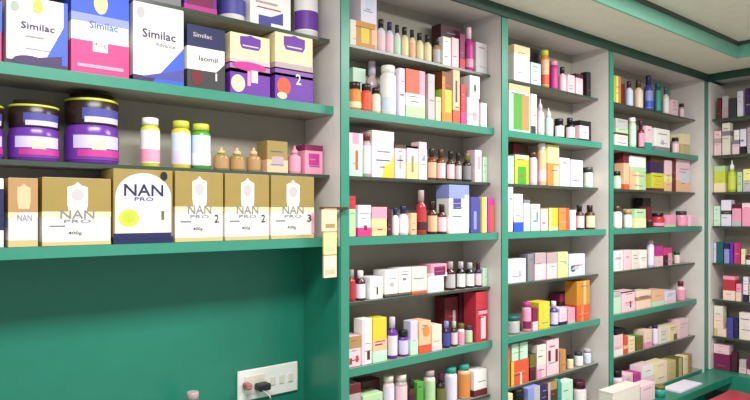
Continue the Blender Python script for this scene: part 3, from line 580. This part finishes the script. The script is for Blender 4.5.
stock(4, 7, [(713, 730, 354, 'c', 'darkmagenta', '', 'wide dark magenta carton'), (713, 729, 345, 'c', 'palepink', '', 'flat pale pink carton on the magenta one', 's'), (731, 737, 352, 'c', 'maroon', '', 'slim maroon carton'), (739, 746, 360, 'c', 'palegrey', 'b0-.4=palepink', 'grey carton with pale pink base'), (747, 755, 358, 'c', 'darkmagenta', 'b0-.3=palepink', 'dark magenta carton at the frame edge')], 'corner')

# ================================================================== NICHE: switch board, plugs, bottle, sachets
P = 1.985
sx0, zt = hit_wall(238, 372, P); sx1, _ = hit_wall(298, 372, P); _, zb = hit_wall(238, 403, P)
w_, h_ = sx1 - sx0, zt - zb
sb = empty('switch_board', (sx0, -2 + P, zb)); tag(sb, 'white electrical switch board on the green back panel of the niche', 'switch')
MB().box(0, 0, 0, w_, .010, h_, M('white', .3), .003).build('cover_plate', sb)
for k in range(3): MB().box(w_ * (.52 + .15 * k), -.004, h_ * .36, w_ * (.60 + .15 * k), .0, h_ * .64, M('offwhite', .3), .001).build('switch', sb)
MB().box(w_ * .10, -.003, h_ * .2, w_ * .42, 0, h_ * .8, M('offwhite', .3), .001).build('socket', sb)
# black plug with cord
px, pz = hit_wall(264, 387, 1.95)
pl = empty('power_plug', (px, -2 + 1.95, pz)); tag(pl, 'black plug with grey cord in the white switch board', 'plug')
MB().box(-.024, -.012, -.012, .024, .028, .012, M('black', .4), .004).build('plug_body', pl)
pts = [(-.01 + .02 * t, -.012 - .03 * math.sin(t * 3), -.01 - .02 * t * t - .02 * t) for t in [k / 12 for k in range(26)]]
MB().tube(pts, .0028, M('palegrey', .5)).build('cord', pl)
px, pz = hit_wall(253, 386, 1.95)
pl = empty('power_plug', (px - .016, -2 + 1.95, pz)); tag(pl, 'small dull red plug left of the black plug', 'plug')
MB().box(-.012, -.006, -.011, .012, .028, .011, M('b0686c', .4), .004).build('plug_body', pl)
# counter in the niche and a bottle on it
ct = MB().box(-.45 + .003, -.22, .72, DIV[1][0] - .008, -.006, .75, GREEN_PANEL).build('niche_counter'); tag(ct, 'green counter at the foot of the green niche', 'counter')
px, pz = hit_wall(193, 392, 1.9)
bo = empty('lotion_bottle', (px, -2 + 1.88, .7508)); tag(bo, 'bottle with pinkish cap in the niche, left of the switch board', 'bottle')
bottle_parts(bo, .022, pz - .75, 'tall', 'green', 'pinkgrey', 'palegreen')
# strip of sachets hanging at the green post
P = 1.742
xa, z1 = hit_wall(323, 208, P); xb, z2 = hit_wall(337, 277, P)
st = empty('sachet_strip', (xa, -2 + P, z2)); tag(st, 'strip of cream sachets hanging beside the green post', 'sachets')
hgt = z1 - z2; wd = xb - xa
MB().box(0, .002, hgt - .006, 1.33 - xa, .0225, hgt + .004, M('brown', .4), .001).build('hanger', st)
for k in range(3):
    zz0, zz1 = hgt * (k / 3), hgt * ((k + 1) / 3) - .004
    s_ = MB().slab([(.006 if k < 2 else 0, zz0), (wd, zz0), (wd, zz1), (.006 if k < 2 else 0, zz1)], .002, .010, M(['palepeach', 'paleyellow', 'cream'][k]))
    s_.box(.012, .001, zz0 + .012, wd - .008, .003, zz0 + .026, M(['peach', 'palegreen', 'tan'][k])); s_.box(.006, .0015, zz1, wd, .0095, zz1 + .004, M('tan'))
    s_.build('sachet', st)
# things low down at the corner
st = empty('plastic_stool', (3.90, -.64, 0)); tag(st, 'red plastic stool in front of the corner counter', 'stool')
MB().box(-.2, -.17, .39, .2, .17, .42, M('b23a48', .35), .01).build('seat', st)
for ax in (-1, 1):
    for ay in (-1, 1): MB().box(ax * .17 - .018, ay * .14 - .018, 0, ax * .17 + .018, ay * .14 + .018, .39, M('b23a48', .35), .004).build('leg', st)

# worktop in front of the far bays with a few things lying on it
wt = MB().box(DIV[1][1] + .004, -2 + 1.60, ZB - .05, SX - .035, -2 + 1.752, ZB - .003, GREEN_PANEL, .003).build('worktop'); tag(wt, 'green worktop ledge running in front of the lowest medicine shelves', 'worktop')
def on_top(px0, px1, yt, P, d, col, deco, label, cat='carton', name='medicine_carton'):
    a, _ = hit_wall(px0, 200, P); b, _ = hit_wall(px1, 200, P); _, z = hit_wall((px0 + px1) / 2, yt, P)
    o = carton_mesh(b - a, d, max(.004, z - ZB), col, deco).build(name); o.location = ((a + b) / 2, -2 + P, ZB - .0022)
    tag(o, label, cat)
on_top(613, 640, 388, 1.66, .08, 'offwhite', 'b.9-1=palepink', 'wide off-white carton on the green ledge, below the black-lidded bottle')
on_top(641, 655, 384, 1.67, .07, 'palepink', '', 'pale pink carton on the green ledge beside the wide off-white one')
jr = empty('ointment_jar', (hit_wall(663, 390, 1.66)[0], -2 + 1.65, ZB - .0025)); tag(jr, 'small green jar with olive lid on the green ledge', 'jar')
bottle_parts(jr, .033, hit_wall(662, 386, 1.66)[1] - ZB, 'jar', 'teal', 'olive', None)
xl, _ = hit_wall(672, 390, 1.68); xr, _ = hit_wall(694, 390, 1.68)
lf = MB().box(xl, -2 + 1.63, ZB - .0027, xr, -2 + 1.74, ZB + .006, M('palelav', .5)).build('leaflet'); tag(lf, 'pale leaflet pad lying flat on the green ledge near the corner', 'paper')
